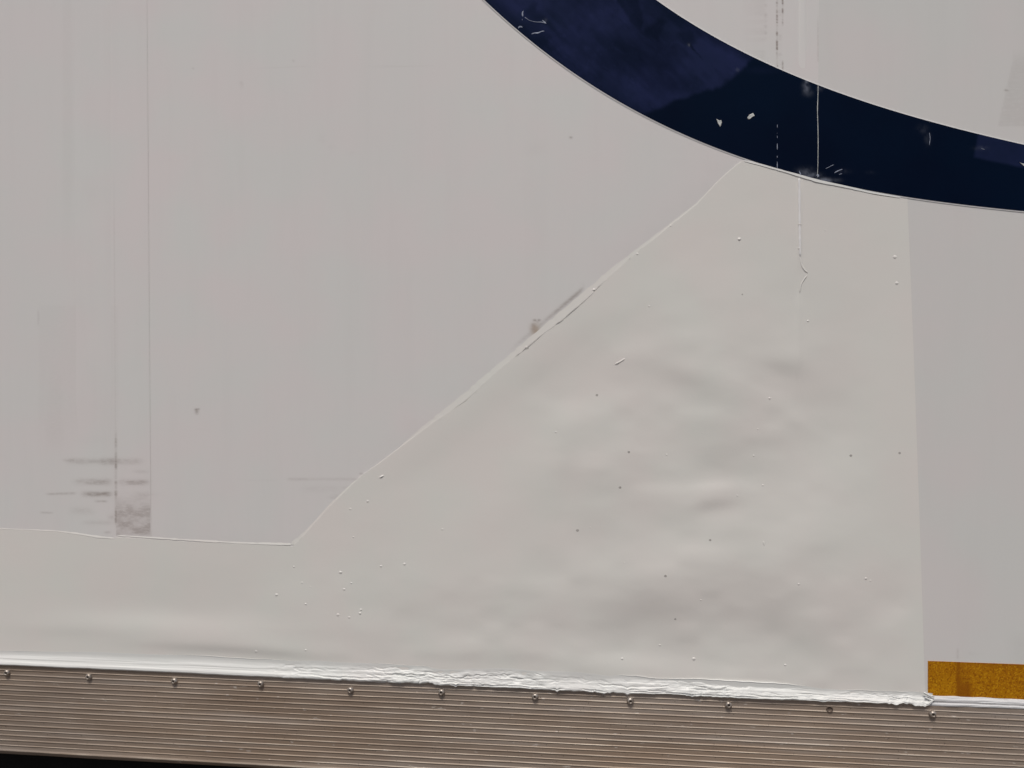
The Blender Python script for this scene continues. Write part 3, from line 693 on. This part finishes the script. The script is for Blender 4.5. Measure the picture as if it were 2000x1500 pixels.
longs = (fbm(GXX / 170, (GYY - .044 * GXX) / 4.2, 95, 3) - .5) * .0010 * ss(.1, .45, sv) * (1 - ss(.78, .95, sv) * (1 - rg[None]))
Hp = np.where(GXX < 1806, patch_h(GXX, np.minimum(GYY, np.interp(GXX, BX, BY))), P0)
def crack(c0, amp, sd, wdt, dep):
    cc = c0 + amp * (fbm(GXX / 45, GXX * 0, sd, 4) - .5) * 2
    on = rg[None] * ss(.46, .58, fbm(GXX / 70, GXX * 0 + 3, sd + 2, 3))
    return -dep * on * (np.exp(-((sv - cc) / wdt) ** 2) - .35 * np.exp(-((sv - cc - 2.2 * wdt) / (1.4 * wdt)) ** 2))
grooves = grooves + crack(.80, .10, 141, .035, .0022) + crack(.56, .16, 147, .035, .0014) + crack(.90, .05, 159, .03, .0020)
Hp = Hp + (np.maximum(Hp, P0 + .0012) - Hp) * ss(.15, .55, sv)
H = np.maximum(Hp + basep + grooves + longs, Hp - .0004)
H = np.maximum(H, np.interp(sv, [.50, .72, 1], [.0006, .0054, .0050]))
H = np.where(sv < .001, Hp - .0001, H)
H = H * 1.0
X, Z = wall(GXX, GYY, H)
sealant = sheet("bottom_sealant", X, -H, Z, -.0012, M_seal, trailer)
# torn crumb where the smear stops at the tape
cr_ = [ribbon_arrays([(1803, 1352), (1812, 1357), (1820, 1362), (1824, 1366)], 4, .0018, .0045, 7, 1.5, .2, 3), ribbon_arrays([(1806, 1362), (1814, 1366), (1822, 1369), (1826, 1368)], 3.5, .0016, .005, 7, 1.5, .2, 5),
       ribbon_arrays([(1812, 1354), (1818, 1360), (1826, 1360)], 3, .0015, .0045, 7, 1.5, .2, 7)]
link("sealant_crumb", mesh_np("sealant_crumb", *join_arrays(cr_)), M_seal, sealant)

# ------------------------------------------------------------------ corrugated aluminium bottom rail
HR = Z_TOP - Z_BOT
y0 = .0040
prof = [(.006, -.012, 0), (.006, -.0005, 0), (.004, .0030, 0), (.0015, y0 + .0003, .2), (.0, y0 + .0004, .1)]       # dz above rail top, outward, crest
pitch_ = HR / 17.0
kinds = [0, 1, 0, 1, 1, 2, 0, 1, 1, 0, 2, 1, 0, 1, 1, 0]
for i in range(1, 17):
    zc = -i * pitch_ + .0008
    wv, hv, cv = ((.00060, .0008, 1.0), (.00095, .0007, .62), (.00075, .0006, .5))[kinds[i - 1] % 3]
    prof += [(zc + wv * 2.8, y0, 0), (zc + wv * 1.25, y0 - .0001, 0), (zc + wv, y0 + hv * .35, cv * .6), (zc + wv * .5, y0 + hv * .95, cv), (zc - wv * .5, y0 + hv * .95, cv), (zc - wv, y0 + hv * .3, cv * .4), (zc - wv * 1.3, y0 - .0001, 0), (zc - wv * 2.6, y0, 0)]
zb = -HR
prof += [(zb + .0035, y0, 0), (zb + .0022, y0 + .0004, .2), (zb + .0012, y0 + .0013, 1), (zb, y0 + .0014, 1), (zb - .0010, y0 + .0006, .5), (zb - .0022, y0 - .0008, 0), (zb - .0050, y0 - .0022, 0), (zb - .0080, y0 - .0050, 0), (zb - .0095, y0 - .009, 0), (zb - .0098, y0 - .05, 0)]
prof = np.array(prof)
rx_ = np.concatenate([np.linspace(X_L, -1.05, 12)[:-1], np.linspace(-1.05, .7, 240), np.linspace(.7, X_R, 14)[1:]])
PZ = prof[:, 0:1] + 0 * rx_[None]; PYY = prof[:, 1:2] + 0 * rx_[None]; CR = prof[:, 2:3] + 0 * rx_[None]
idx = np.arange(len(prof))[:, None]
PYY = PYY + (fbm(rx_[None] * 9, PZ * 30, 101, 3) - .5) * .0010 + CR * (fbm(rx_[None] * 40, idx * 3.7 + 0 * PZ, 105, 2) - .5) * .0006
PZ = PZ + CR * (fbm(rx_[None] * 12, idx * 0 + np.round(PZ / pitch_) * 7.3, 109, 2) - .5) * .0004
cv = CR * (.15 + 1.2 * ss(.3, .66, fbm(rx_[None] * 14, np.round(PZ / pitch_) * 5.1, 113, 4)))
brown_tone = .0 + .30 * ss(.1, -1.0, rx_[None] + 0 * PZ) * (.5 + 1.0 * fbm(rx_[None] * 3, PZ * 22, 121, 4)) + .18 * ss(.5, .75, fbm(rx_[None] * 2.2, PZ * 14, 127, 4))  # browner towards the left end, plus random brown patches
rail = sheet("bottom_rail", rx_[None] + 0 * PZ, -PYY, Z_TOP + PZ, .045, M_rail, trailer, {"crest": np.clip(cv, 0, 1), "brown_tone": np.clip(brown_tone, 0, .8)})

# blind rivets, all alike but one that has lost its head
def lathe(prof, n=20):
    V = []; Q = []
    for r, y in prof:
        for j in range(n):
            a = 2 * math.pi * j / n; V.append((r * math.cos(a), -y, r * math.sin(a)))
    for i in range(len(prof) - 1):
        for j in range(n):
            Q.append((i * n + j, (i + 1) * n + j, (i + 1) * n + (j + 1) % n, i * n + (j + 1) % n))
    return mesh_np("rivet", V, Q)
RIV = [(.0054, -.001), (.0054, .0012), (.0051, .0024), (.0044, .0037), (.0035, .0046), (.0027, .0049), (.0021, .0047), (.0018, .0038), (.0017, .0010), (.0016, -.0010), (.0012, -.0012)]
PIN = [(.0013, -.0012), (.00115, .0002), (.0008, .0008), (.00005, .0009)]
r_me = lathe(RIV); p_me = lathe(PIN, 10); p_me.name = "pin"
HOL = [(.0050, -.001), (.0049, .0010), (.0044, .0016), (.0038, .0016), (.0035, .0010), (.0034, .0003), (.00005, .0002)]
h_me = lathe(HOL)
RPX = [(13, 1314), (173, 1322), (340, 1330), (509, 1336), (684, 1348), (862, 1352), (1045, 1361), (1231, 1369), (1423, 1377), (1621, 1386), (1822, 1395)]
rxz = np.stack(wall([p[0] for p in RPX], [p[1] for p in RPX], .006), -1)
pit = (rxz[-1, 0] - rxz[0, 0]) / 10
ext = [(rxz[0, 0] - pit * k, rxz[:, 1].mean()) for k in (1, 2, 3)] + [(rxz[-1, 0] + pit * k, rxz[:, 1].mean()) for k in (1, 2, 3)]
rs_ = np.random.RandomState(4)
proto = pin0 = None
for i, (rxx, rz) in enumerate(list(map(tuple, rxz)) + ext):
    if i == 9:
        o = link("rivet", h_me, M_hole, rail); o["label"] = "broken rivet with its head missing"
    elif proto is None:
        o = proto = link("rivet", r_me, M_rivet, rail)
        pin0 = link("pin", p_me, M_rivet, None)
    else:
        o = proto.copy(); col.objects.link(o); o.parent = rail
    o.location = (rxx, -y0, rz)
    o.rotation_euler = (rs_.uniform(-.06, .06) - .03, rs_.uniform(0, 6.28), rs_.uniform(-.06, .06))
# the shanks seen down the holes are one piece with each rivet
bpy.data.objects.remove(pin0)
vv_ = [v.co[:] for v in r_me.vertices] + [v.co[:] for v in p_me.vertices]
qq_ = [tuple(p.vertices) for p in r_me.polygons] + [tuple(a + len(r_me.vertices) for a in p.vertices) for p in p_me.polygons]
r_me.clear_geometry(); r_me.from_pydata(vv_, [], qq_); r_me.polygons.foreach_set("use_smooth", [True] * len(qq_)); r_me.update()

# ------------------------------------------------------------------ added black sheet standing in for the shade below the rail
box("added_dark_sheet", (X_L, .05, .35), (X_R, .058, Z_BOT + .05), M_black, trailer)
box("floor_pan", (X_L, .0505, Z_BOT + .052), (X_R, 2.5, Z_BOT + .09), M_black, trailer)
box("roof_rail", (X_L, -.006, Z_ROOF - .0005), (X_R, .06, Z_ROOF + .06), M_rail, trailer, .004)
